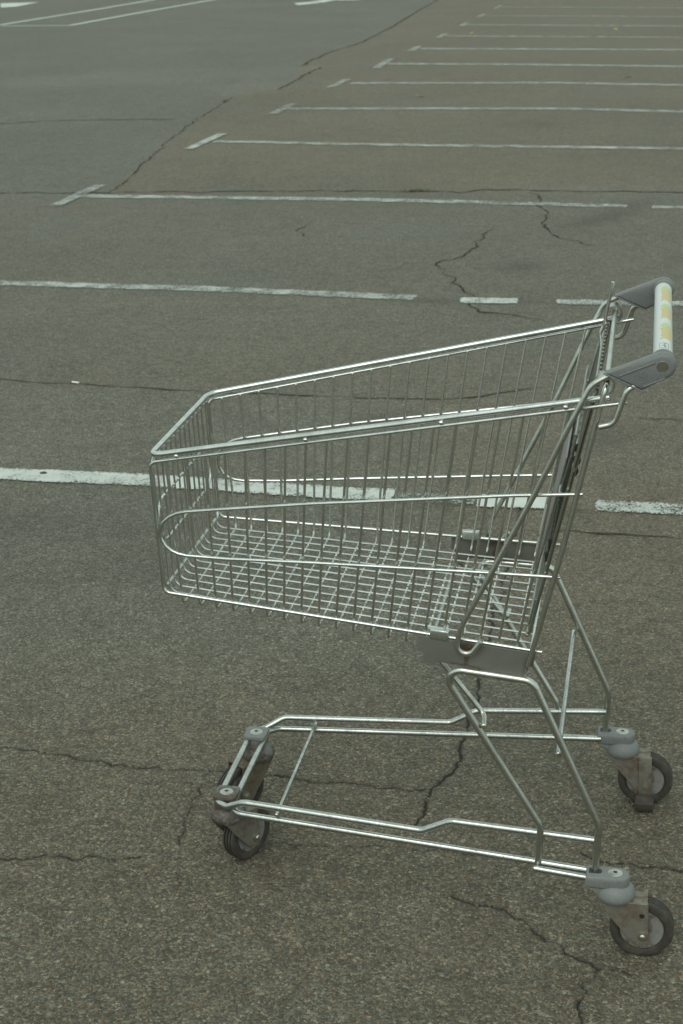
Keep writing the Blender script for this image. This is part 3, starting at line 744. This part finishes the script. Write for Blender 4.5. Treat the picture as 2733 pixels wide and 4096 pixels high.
for s in (-1, 1):                                        # sheet straps rolled round the cross rod
    b = MB()
    prof = []
    for i in range(11):
        a = math.radians(-60 + 250 * i / 10)
        prof.append((-0.0535 + 0.0138 * math.cos(a), 0.9930 + 0.0138 * math.sin(a)))
    prof += [(GX_(0.96, 0.0150), 0.96), (GX_(0.58, 0.0125), 0.58)]
    t = 0.0014
    vs, fs = [], []
    for i, (x, z) in enumerate(prof):
        p0 = prof[max(0, i - 1)]; p1 = prof[min(len(prof) - 1, i + 1)]
        d = Vector((p1[0] - p0[0], 0, p1[1] - p0[1])).normalized(); nn = Vector((-d.z, 0, d.x))
        ya, yb = s * 0.2400, s * 0.2080
        if z < 0.9: ya, yb = s * 0.2330, s * 0.2080
        for yy in (ya, yb):
            for sg in (-1, 1):
                vs.append((x + nn.x * t * sg, yy, z + nn.z * t * sg))
    for i in range(len(prof) - 1):
        a, c = i * 4, i * 4 + 4
        fs += [(a, a + 1, c + 1, c), (a + 2, c + 2, c + 3, a + 3), (a, c, c + 2, a + 2), (a + 1, a + 3, c + 3, c + 1)]
    fs += [(0, 2, 3, 1), (len(vs) - 4, len(vs) - 3, len(vs) - 1, len(vs) - 2)]
    b.add(vs, fs).build('gate_strap', 'gate', gate)
    b = MB()                                             # ring hooks at the foot of the gate
    ring = [(-0.1640 + 0.0075 * math.cos(a), s * 0.205, 0.572 + 0.0075 * math.sin(a)) for a in [math.radians(-80 + 300 * i / 14) for i in range(15)]]
    b.tube(ring, 0.0026, 8)
    b.tube([(-0.1575, s * 0.205, 0.579), (-0.147, s * 0.207, 0.625)], 0.0030, 8)
    b.build('gate_hook', 'gate', gate)

# folded child seat lying against the gate
b = MB()
for k in range(9):
    y0 = -0.168 + 0.042 * k
    b.tube([(GX_(0.900, 0.020), y0, 0.900), (GX_(0.640, 0.026), y0 * 0.95, 0.640)], 0.0018, 6)
for z0, off in ((0.900, 0.0205), (0.8043, 0.0215), (0.640, 0.026)):
    yy = 0.200 if z0 > 0.7 else 0.18
    b.tube([(GX_(z0, off + 0.002), -yy, z0), (GX_(z0, off + 0.002), yy, z0)], 0.0028, 8)
seat = b.build('child_seat', 'gate', cart)
b = MB()
b.prism([(-0.155, 0.665), (0.155, 0.665), (0.160, 0.850), (-0.160, 0.850)], lambda y, z: (GX_(z, 0.0285), y, z), lambda y, z: (GX_(z, 0.0255), y, z), 0.0008)
b.build('seat_flap', 'panel', seat)
b = MB()
b.tube(fil([(-0.0557, 0.100, 1.0750), (-0.0680, 0.100, 0.9990), (-0.0735, 0.100, 0.985), (-0.0700, 0.097, 0.9660), (-0.0690, 0.080, 0.9660), (-0.0680, -0.146, 0.9660)], [0.02, 0.02, 0.006, 0.006]), 0.0031, 10)
b.tube([(-0.0720, 0.104, 0.9800), (GX_(0.70, 0.019), 0.104, 0.70)], 0.0028, 8)
b.build('seat_lever', 'wire', seat)
for (x, z) in ((-0.0905, 0.8795), (-0.0922, 0.8610), (-0.0953, 0.8435)):
    b = MB()
    b.lathe([(0.004, -0.0022), (0.0085, -0.0015), (0.0085, 0.0015), (0.004, 0.0022)], 16, Matrix.Translation((x, -0.2005, z)) @ Matrix.Rotation(math.pi / 2, 4, 'X') @ Matrix.Scale(0.72, 4, (1, 0, 0)))
    b.build('seat_stop', 'black', seat)
for (x, z) in ((-0.1290, 0.7200), (-0.1337, 0.6970)):
    b = MB()
    b.box((x - 0.003, -0.203, z - 0.014), (x + 0.003, -0.196, z + 0.008), 0.001)
    b.build('seat_stop', 'black', seat)

# handle: grip tube, plastic end brackets, bent rods into the frame
HX, HZ = 0.0287, 1.0325
b = MB()
b.lathe([(0.0146, -0.246), (0.0146, 0.246)], 40, Matrix.Translation((HX, 0, HZ)) @ Matrix.Rotation(math.pi / 2, 4, 'X'))
handle = b.build('handle_grip', 'white', cart)
def bracket_outline(grow=0.0):
    pts = [(-0.0545, 1.0183)]
    for i in range(15):
        a = math.radians(114 - (114 + 66) * i / 14)
        pts.append((0.0285 + (0.0197 + grow) * math.cos(a), 1.0317 + (0.0197 + grow) * math.sin(a)))
    pts.append((0.0003, 0.9938))
    return pts
for s in (-1, 1):
    b = MB()
    y_out, y_in = s * 0.2650, s * 0.2425
    po = bracket_outline()
    b.prism(po, lambda x, z: (x, y_out, z), lambda x, z: (x, y_in, z), 0.0062, 3)
    # slanted lip at the mouth
    lip = fil([(-0.0545, s * 0.2660, 1.0183), (0.0003, s * 0.2660, 0.9938)], 0)
    b.tube([(-0.0560, s * 0.2640, 1.0187), (0.0018, s * 0.2640, 0.9928)], 0.0014, 8)
    b.tube([(-0.0560, s * 0.2440, 1.0187), (0.0018, s * 0.2440, 0.9928)], 0.0014, 8)
    # collar round the grip
    b.lathe([(0.0148, 0.0), (0.0178, 0.0), (0.0178, 0.0105), (0.0150, 0.012)], 32, Matrix.Translation((HX, s * 0.2420, HZ)) @ Matrix.Rotation(math.radians(90) * s, 4, 'X'))
    # raised frame round the sunk outer face
    fr = [(-0.036, 1.0145), (0.020, 1.0378)]
    b.tube([(-0.034, s * 0.2650, 1.0152), (0.0175, s * 0.2650, 1.0378)], 0.0016, 8)
    b.tube([(0.002, s * 0.2652, 1.0005), (0.033, s * 0.2652, 1.0150)], 0.0016, 8)
    # round maker's mark: two rings and a tick
    for rr in (0.0092, 0.0066, 0.0044):
        b.tube([(-0.0010 + rr * math.cos(2 * math.pi * i / 24), s * 0.2650, 1.0155 + rr * math.sin(2 * math.pi * i / 24)) for i in range(24)], 0.0006, 6, closed=True)
    b.tube([(-0.0040, s * 0.2650, 1.0175), (-0.0030, s * 0.2650, 1.0125), (0.0000, s * 0.2650, 1.0165), (0.0022, s * 0.2650, 1.0122), (0.0034, s * 0.2650, 1.0180)], 0.0005, 6)
    br = b.build('handle_bracket', 'grey', handle)
    b = MB()
    T = Matrix.Translation((0.0283, s * 0.2650, 1.0318)) @ Matrix.Rotation(math.radians(90) * s, 4, 'X')
    b.lathe([(0.0, 0.0026), (0.004, 0.0024), (0.0066, 0.0014), (0.0074, -0.0005)], 24, T)
    b.tube([T @ Vector((0.0080 * math.cos(2 * math.pi * i / 28), 0.0080 * math.sin(2 * math.pi * i / 28), 0.0003)) for i in range(28)], 0.0006, 6, closed=True)
    sc_ = b.build('handle_screw', 'screw', handle)
    b = MB()
    T2 = T @ Matrix.Rotation(0.5, 4, 'Z')
    b.prism([(-0.0036, -0.0006), (-0.0006, -0.0006), (-0.0006, -0.0036), (0.0006, -0.0036), (0.0006, -0.0006), (0.0036, -0.0006), (0.0036, 0.0006), (0.0006, 0.0006), (0.0006, 0.0036), (-0.0006, 0.0036), (-0.0006, 0.0006), (-0.0036, 0.0006)],
            lambda x, y: T2 @ Vector((x, y, 0.0029)), lambda x, y: T2 @ Vector((x, y, 0.0018)))
    b.build('screw_slot', 'bolt', handle)
# printed label on the grip: walled-town pictures in yellow under green crowns, and a small boxed sign
def yv(v):
    u = (1060 - v) / 820.0
    t = u * 2.33 / (2.78 - u * 0.45)
    return -0.243 + 0.486 * t
def patch_on_grip(b, a0, a1, y0, y1, r=0.01485, n=8):
    vs, fs = [], []
    for i in range(n + 1):
        a = math.radians(a0 + (a1 - a0) * i / n)
        for yy in (y0, y1):
            for rr in (r, r - 0.0006):
                vs.append((HX + rr * math.cos(a), yy, HZ + rr * math.sin(a)))
    for i in range(n):
        p, q = i * 4, i * 4 + 4
        fs += [(p, p + 2, q + 2, q), (p + 1, q + 1, q + 3, p + 3), (p, q, q + 1, p + 1), (p + 2, p + 3, q + 3, q + 2)]
    fs += [(0, 1, 3, 2), (n * 4, n * 4 + 2, n * 4 + 3, n * 4 + 1)]
    b.add(vs, fs)
bi = MB()
for (va, vb, gtop) in ((336, 462, 298), (548, 662, 500), (766, 900, 715)):
    # va..vb: the walls; angles run from left (110) to right (34) as one faces it from the front
    L = vb - va
    by, bo, bg = MB(), MB(), MB()
    patch_on_grip(by, 97, 40, yv(vb - L * 0.06), yv(va), 0.01488)
    for k, (f0, f1, a1) in enumerate(((0.0, 0.10, 109), (0.10, 0.30, 100), (0.30, 0.40, 106), (0.40, 0.62, 99), (0.62, 0.72, 104), (0.72, 0.92, 101), (0.92, 1.0, 111))):
        patch_on_grip(by, a1, 97, yv(vb - L * f0 * 0.94), yv(vb - L * f1 * 0.94), 0.01488, 3)
    for k in range(5):
        for j in range(5):
            yy = va + L * (0.12 + 0.165 * k)
            a = 92 - j * 10.5
            patch_on_grip(bo, a, a - 6.0, yv(yy + L * 0.10), yv(yy), 0.01494, 2)
    # crown of leaves: half discs
    for k in range(6):
        f = (k + 0.5) / 6
        hgt = math.sqrt(max(0, 1 - (2 * f - 1) ** 2))
        a0 = 106 - 62 * f
        patch_on_grip(bg, a0 + 5.2, a0 - 5.2, yv(va - 6), yv(va - 6 - (va - 6 - gtop) * hgt), 0.01488, 2)
    by.build('label_walls', 'yellow', handle); bo.build('label_windows', 'ochre', handle); bg.build('label_leaves', 'green', handle)
for (a0, a1, v0, v1) in ((113, 111, 1000, 945), (113, 60, 947, 945), (113, 60, 1001, 999), (61, 59, 1001, 945), (100, 92, 975, 971), (86, 82, 992, 952), (90, 76, 974, 970), (79, 75, 996, 974), (86, 76, 956, 953)):
    patch_on_grip(bi, a0, a1, yv(v0), yv(v1), 0.01488, 3)
bi.build('label_sign', 'ink', handle)

# frame rods
for s in (-1, 1):
    b = MB()
    br = [(0.010, s * 0.2560, 1.0390), (-0.0484, s * 0.2570, 1.0135), (-0.0730, s * 0.2600, 0.9990), (-0.1025, s * 0.2608, 0.9364), (-0.1502, s * 0.2531, 0.8244), (-0.2202, s * 0.2457, 0.6744), (-0.2655, s * 0.2415, 0.5794)]
    pth = fil(br, [0.03, 0.03, 0.3, 0.5, 0.5])
    hook = []
    for i in range(10):
        a = math.radians(160 + 175 * i / 9)
        hook.append((-0.2555 + 0.0148 * math.cos(a), s * 0.2410, 0.5505 + 0.0148 * math.sin(a)))
    b.tube(pth + [Vector(h) for h in hook] + [Vector((-0.2310, s * 0.2410, 0.5600))], 0.0046, 12)
    b.build('diagonal_brace', 'tube', cart)
    b = MB()
    tb = [(0.0286, s * 0.2560, 1.0230), (-0.0080, s * 0.2580, 1.0010), (-0.0215, s * 0.2620, 0.9935), (-0.0372, s * 0.2620, 0.9412), (-0.0600, s * 0.2620, 0.9347)]
    b.tube(fil(tb, [0.02, 0.016, 0.018]), 0.0046, 12)
    b.build('bag_hook', 'tube', cart)
    b = MB()
    leg = [(-0.0335, s * 0.2425, 0.140), (-0.0310, s * 0.2425, 0.2380), (-0.1470, s * 0.2395, 0.4940), (-0.3010, s * 0.2300, 0.5030), (-0.1275, s * 0.2225, 0.2140), (-0.1301, s * 0.2215, 0.1370)]
    b.tube(fil(leg, [0.035, 0.024, 0.021, 0.035]), 0.0061, 16)
    b.build('leg_loop', 'tube', cart)
    b = MB()
    b.tube([(-0.1372, s * 0.2320, 0.1371), (-0.0400, s * 0.2415, 0.1340)], 0.0057, 12)
    b.build('short_rail', 'base', cart)
    # sheet plate under the basket
    b = MB()
    pl = [(-0.3372, 0.5539), (-0.1635, 0.5439), (-0.1440, 0.5427), (-0.1475, 0.5190), (-0.1575, 0.5180), (-0.1634, 0.5005), (-0.2945, 0.5091), (-0.3073, 0.5088), (-0.3073, 0.5030), (-0.3286, 0.5040), (-0.3286, 0.5121), (-0.3265, 0.5216), (-0.3308, 0.5258), (-0.3382, 0.5272)]
    b.prism(pl, lambda x, z: (x, s * (Ys(x, 0.54) + 0.0065), z), lambda x, z: (x, s * (Ys(x, 0.54) + 0.0048), z))
    # flange folded inwards at its rear end
    b.box((-0.1585, min(s * 0.2290, s * 0.2150), 0.505), (-0.1570, max(s * 0.2290, s * 0.2150), 0.540))
    plate = b.build('side_plate', 'sheet', cart, sharp=25)
    b = MB()
    b.prism([(-0.3171, 0.5677), (-0.2854, 0.5662), (-0.2870, 0.5479), (-0.3170, 0.5500)], lambda x, z: (x, s * (Ys(x, 0.54) + 0.0085), z), lambda x, z: (x, s * (Ys(x, 0.54) - 0.0040), z), 0.0028, 3)
    b.build('plate_clip', 'clip', plate)

b = MB()
bar = [(-0.2255, -0.2345, 0.4011), (-0.2280, -0.1930, 0.4011), (-0.3215, -0.1930, 0.5200)]
b.tube(fil(both(bar), [0.014, 0.022, 0.022, 0.014]), 0.0047, 12)
b.build('stacking_bar', 'tube', cart)
b = MB()
b.tube([(-0.1023, -0.2400, 0.3630), (-0.1023, 0.2400, 0.3630)], 0.0043, 12)
b.build('leg_crossbar', 'base', cart)

b = MB()
up = [(-0.0330, -0.2292, 0.2003), (-0.2830, -0.2020, 0.1958), (-0.3330, -0.1966, 0.1682), (-0.6600, -0.1611, 0.1700), (-0.6960, -0.1480, 0.1500), (-0.7190, -0.1330, 0.1495)]
b.tube(fil(both(up), [0.030, 0.030, 0.03, 0.02, 0.018, 0.018, 0.02, 0.03, 0.030, 0.030]), 0.0061, 16)
b.build('upper_base_rail', 'base', cart)
b = MB()
lo = [(-0.0400, -0.2284, 0.1407), (-0.6720, -0.1595, 0.1450), (-0.6900, -0.1420, 0.1465)]
b.tube(fil(both(lo), [0.02, 0.012, 0.012, 0.02]), 0.0058, 14)
b.build('lower_base_rail', 'base', cart)
b = MB()
b.tube([(-0.5985, -0.1735, 0.1565), (-0.5985, 0.1735, 0.1565)], 0.0034, 10)
b.build('front_crossbar', 'base', cart)

# casters: housing (part) > bulb, screw, fork, tyre, wheel_disc, axle_bolt
def stadium(x0, x1, hw, n=8):
    return [(x0, -hw), (x0, hw)][::-1] and [(x0, hw)] + [(x0, -hw)] + [(x1 - hw + hw * math.cos(a), hw * math.sin(a)) for a in [math.radians(-90 + 180 * i / n) for i in range(n + 1)]]
AX, AZ, RAD = 0.0485, 0.0532, 0.0532
def make_fork(rust):
    b = MB()
    hw, t = 0.0225, 0.0019
    b.prism([(-0.0262, -hw), (0.0560, -hw), (0.0560, hw), (-0.0262, hw)], lambda x, y: (x, y, 0.1100), lambda x, y: (x, y, 0.1080), 0.0)
    ch = [(-0.0262, 0.1098), (0.0568, 0.1098), (0.0609, 0.0345), (0.0590, 0.0290), (0.0540, 0.0262), (0.0440, 0.0268), (0.0361, 0.0300), (-0.0061, 0.0800)]
    for s in (-1, 1):
        b.prism(ch, lambda x, z: (x, s * hw, z), lambda x, z: (x, s * (hw - t), z), 0.0005, 1)
        b.tube([(-0.020, s * (hw - 0.0012), 0.1092), (0.0545, s * (hw - 0.0012), 0.1092)], 0.0019, 8)
    return b
def make_tyre():
    b = MB()
    w = 0.0150
    pr = [(0.0372, w - 0.0035), (0.0400, w - 0.0005), (0.0455, w), (0.0490, w - 0.0006), (0.0518, w - 0.0022)]
    for g0 in (0.0068, 0.0, -0.0068):
        pr += [(RAD, g0 + 0.0036), (RAD, g0 + 0.0013), (RAD - 0.0045, g0 + 0.0010), (RAD - 0.0045, g0 - 0.0010), (RAD, g0 - 0.0013), (RAD, g0 - 0.0030)]
    pr += [(0.0518, -w + 0.0022), (0.0490, -w + 0.0006), (0.0455, -w), (0.0400, -w + 0.0005), (0.0372, -w + 0.0035)]
    b.lathe(pr, 56, Matrix.Translation((AX, 0, AZ)) @ Matrix.Rotation(math.pi / 2, 4, 'X'))
    return b
def make_disc():
    b = MB()
    pr = [(0.0, 0.0140), (0.010, 0.0140), (0.012, 0.0126), (0.026, 0.0122), (0.033, 0.0130), (0.0358, 0.0132), (0.0376, 0.0095), (0.0376, -0.0095), (0.0358, -0.0132), (0.033, -0.0130), (0.026, -0.0122), (0.012, -0.0126), (0.010, -0.0140), (0.0, -0.0140)]
    b.lathe(pr, 48, Matrix.Translation((AX, 0, AZ)) @ Matrix.Rotation(math.pi / 2, 4, 'X'))
    return b
def make_bolt():
    b = MB()
    T = Matrix.Translation((0.0500, 0, 0.0475)) @ Matrix.Rotation(math.pi / 2, 4, 'X')
    b.lathe([(0.0, 0.0292), (0.0030, 0.0286), (0.0042, 0.0270), (0.0048, 0.0262), (0.0072, 0.0258), (0.0072, 0.0226), (0.0040, 0.0222), (0.0040, -0.0222), (0.0072, -0.0226), (0.0072, -0.0252), (0.0052, -0.0256), (0.0045, -0.0280), (0.0, -0.0290)], 20, T)
    return b
def make_hole():
    b = MB()
    for s in (-1,):
        b.lathe([(0.0, 0.0003), (0.0044, 0.0003), (0.0046, -0.0004)], 18, Matrix.Translation((0.0473, s * 0.0226, 0.0868)) @ Matrix.Rotation(math.radians(90) * -s, 4, 'X'))
    return b
def make_bulb(open_=False):
    b = MB()
    pr = [(0.0210, 0.1050), (0.0290, 0.1062), (0.0325, 0.1110), (0.0330, 0.1170), (0.0310, 0.1240), (0.0265, 0.1300), (0.0200, 0.1345), (0.0150, 0.1380)]
    b.lathe(pr, 40, Matrix.Translation((0.0015, 0, 0)))
    return b
def make_screw(z):
    b = MB()
    b.lathe([(0.0, z + 0.0014), (0.006, z + 0.0013), (0.0115, z + 0.0006), (0.0136, z - 0.0012)], 28, Matrix.Identity(4))
    star = []
    for i in range(12):
        a = 2 * math.pi * i / 12; r = 0.0044 if i % 2 == 0 else 0.0027
        star.append((r * math.cos(a), r * math.sin(a)))
    c = MB()
    c.prism(star, lambda x, y: (x, y, z + 0.0017), lambda x, y: (x, y, z + 0.0004))
    return b, c
def caster(x, y, yaw, front, rust, brake=False):
    b = MB()
    if front:
        sq = []
        for cx, cy, a0 in ((0.0145, 0.0145, 0), (-0.0145, 0.0145, 90), (-0.0145, -0.0145, 180), (0.0145, -0.0145, 270)):
            for i in range(6):
                a = math.radians(a0 + 18 * i)
                sq.append((cx + 0.0075 * math.cos(a), cy + 0.0075 * math.sin(a)))
        b.prism(sq, lambda u, v: (u, v, 0.1605), lambda u, v: (u, v, 0.1515), 0.002, 2)
        b.box((-0.0195, -0.0195, 0.1290), (0.0195, 0.0195, 0.1520), 0.003)
        zt = 0.1605
        hm, bm_ = ('blue' if y > 0 else 'dirtyblue'), ('dirtyblue')
    else:
        sgn = 1 if y > 0 else -1
        ou = stadium(-0.0485, 0.0245, 0.0195, 10)
        b.prism(ou, lambda u, v: (u, v, 0.1520), lambda u, v: (u, v, 0.1285), 0.0055, 3)
        b.prism([(-0.040, 0.016), (-0.040, -0.016), (0.012, -0.014), (0.012, 0.014)], lambda u, v: (u, v, 0.129), lambda u, v: (u * 0.55 + 0.004, v * 0.9, 0.108), 0.002, 2)
        zt = 0.1520
        hm, bm_ = 'blue', 'blue'
    h = b.build('caster', hm, cart)
    h.location = (x, y, 0)
    if not front:
        q = MB()
        slot = stadium(-0.0435, -0.0215, 0.0072, 8)
        q.prism(slot, lambda u, v: (u, v, 0.1523), lambda u, v: (u, v, 0.1480))
        q.build('leg_slot', 'black', h)
    sc, st = make_screw(zt)
    sc.build('cap_screw', 'bolt', h); st.build('screw_socket', 'black', h)
    make_bulb().build('swivel_bulb', bm_, h)
    sub = []
    sub.append(make_fork(rust).build('fork', 'rustfork' if rust else 'fork', h, sharp=30))
    sub.append(make_tyre().build('tyre', 'tyre', h, sharp=28))
    sub.append(make_disc().build('wheel_disc', 'rim', h))
    sub.append(make_bolt().build('axle_bolt', 'fork' if rust else 'bolt', h))
    if not brake and not rust and not front: sub.append(make_hole().build('fork_hole', 'black', h))
    if brake:
        q = MB()
        q.prism([(0.0335, 0.1110), (0.0585, 0.1110), (0.0612, 0.0270), (0.0360, 0.0270)], lambda u, v: (u, -0.0268, v), lambda u, v: (u, -0.0228, v), 0.0012, 2)
        q.lathe([(0.0, 0.0055), (0.0062, 0.0050), (0.0066, 0.0)], 6, Matrix.Translation((0.0490, -0.0262, 0.0500)) @ Matrix.Rotation(math.pi / 2, 4, 'X'))
        sub.append(q.build('brake_arm', 'fork', h, sharp=30))
        q = MB()
        q.box((0.0300, -0.0530, 0.0075), (0.0665, -0.0190, 0.0300), 0.0050, Matrix.Translation((0, 0, 0)) @ Matrix.Translation((0.05, -0.03, 0.02)) @ Matrix.Rotation(math.radians(14), 4, 'X') @ Matrix.Translation((-0.05, 0.03, -0.02)))
        sub.append(q.build('brake_pedal', 'tyre', h))
    for o in sub: o.rotation_euler = (0, 0, math.radians(yaw))
    return h
caster(0.0, -0.2454, 0, False, False)
caster(0.0, 0.2454, 1, False, False, brake=True)
caster(-0.7057, -0.1136, 62, True, False)
caster(-0.7057, 0.1136, 235, True, True)

# ------------------------------------------------------------------ small things lying about
def tag(o, label, cat, group=None):
    o['label'] = label; o['category'] = cat
    if group: o['group'] = group
    return o
b = MB()
b.lathe([(0.0036, 0.0), (0.0040, 0.0006), (0.0040, 0.021), (0.0037, 0.0215)], 14, Matrix.Rotation(math.pi / 2, 4, 'Y'))
butt = b.build('cigarette_butt', 'butt')
butt.location = (-1.024, 5.773, 0.0036); butt.rotation_euler = (0, 0, -0.43)
b = MB(); b.lathe([(0.0035, 0.0216), (0.0040, 0.0220), (0.0040, 0.0300), (0.0034, 0.0306)], 14, Matrix.Rotation(math.pi / 2, 4, 'Y'))
b.build('filter', 'butt', butt)
tag(butt, 'white cigarette butt lying on the crack left of the cart', 'cigarette butt')
def pebble(x, y, r, h, seed, label, mat='pebble', name='pebble', cat='pebble', flat=0.5):
    r_ = random.Random(seed)
    bm = bmesh.new(); bmesh.ops.create_icosphere(bm, subdivisions=2, radius=1.0)
    ph = [r_.uniform(0, 6.28) for _ in range(3)]
    for v in bm.verts:
        k = 1 + 0.16 * math.sin(3 * v.co.x + ph[0]) + 0.14 * math.sin(4 * v.co.y + ph[1])
        v.co = Vector((v.co.x * r * k, v.co.y * r * flat * k, (v.co.z + 0.75) * h))
    me = bpy.data.meshes.new(name); bm.to_mesh(me); bm.free()
    o = link(name, me, M[mat])
    o.location = (x, y, 0.003); o.rotation_euler = (0, 0, r_.uniform(-0.3, 0.3))
    return tag(o, label, cat)
pebble(-0.952, 4.716, 0.0135, 0.004, 3, 'flat dark pebble lying on the thick white line left of the cart')
def leaf(x, y, r, seed, label):
    r_ = random.Random(seed)
    vs, fs = [], []
    n = 9
    for i in range(n):
        t = i / (n - 1); w = 0.42 * math.sin(math.pi * min(1, t * 0.92 + 0.04)) ** 0.8
        z = 0.006 + 0.010 * math.sin(t * 3.0 + seed)
        vs += [((t - 0.5) * 2 * r, -w * r, z + 0.006), ((t - 0.5) * 2 * r, 0, z), ((t - 0.5) * 2 * r, w * r, z + 0.008)]
    for i in range(n - 1):
        for j in (0, 1):
            a = i * 3 + j
            fs.append((a, a + 1, a + 4, a + 3))
    me = bpy.data.meshes.new('fallen_leaf'); me.from_pydata(vs, [], fs)
    o = link('fallen_leaf', me, M['leaf'])
    md = o.modifiers.new('thickness', 'SOLIDIFY'); md.thickness = 0.0012
    o.location = (x, y, 0.002); o.rotation_euler = (0, 0, r_.uniform(0, 3))
    return tag(o, label, 'leaf', 'dry leaves scattered over the bays')
leaf(0.835, 15.627, 0.040, 1, 'dry yellow leaf on the asphalt between the third and fourth end-marked bay lines')
leaf(3.155, 17.26, 0.042, 2, 'dry yellow leaf near the right edge between the fourth and fifth end-marked bay lines')
leaf(2.059, 24.3, 0.05, 4, 'dry yellow leaf just beyond the end mark of the seventh bay line')
leaf(4.265, 24.577, 0.06, 5, 'dry yellow leaf towards the right between the seventh and eighth bay lines')
# moss and grass growing in the transverse seam and the lane seam
b = MB()
r_ = random.Random(5)
for (cx, cy, rx, ry, n, hh) in ((0.095, 10.150, 0.04, 0.012, 40, 0.014), (0.528, 10.088, 0.08, 0.018, 110, 0.022), (-1.057, 15.594, 0.03, 0.10, 40, 0.022)):
    for i in range(n):
        x, y = r_.gauss(cx, rx * 0.6), r_.gauss(cy, ry * 0.6)
        a, h, w = r_.uniform(0, 6.28), hh * r_.uniform(0.4, 1.1), 0.0022
        lx, ly = math.cos(a) * h * 0.6, math.sin(a) * h * 0.6
        b.add([(x - w * math.sin(a), y + w * math.cos(a), 0), (x + w * math.sin(a), y - w * math.cos(a), 0), (x + lx + 0.0004, y + ly, h), (x + lx, y + ly + 0.0004, h)], [(0, 1, 2, 3)])
gr = b.build('grass', 'grass')
gr['kind'] = 'stuff'; gr['label'] = 'short green grass tufts growing in the asphalt seams'
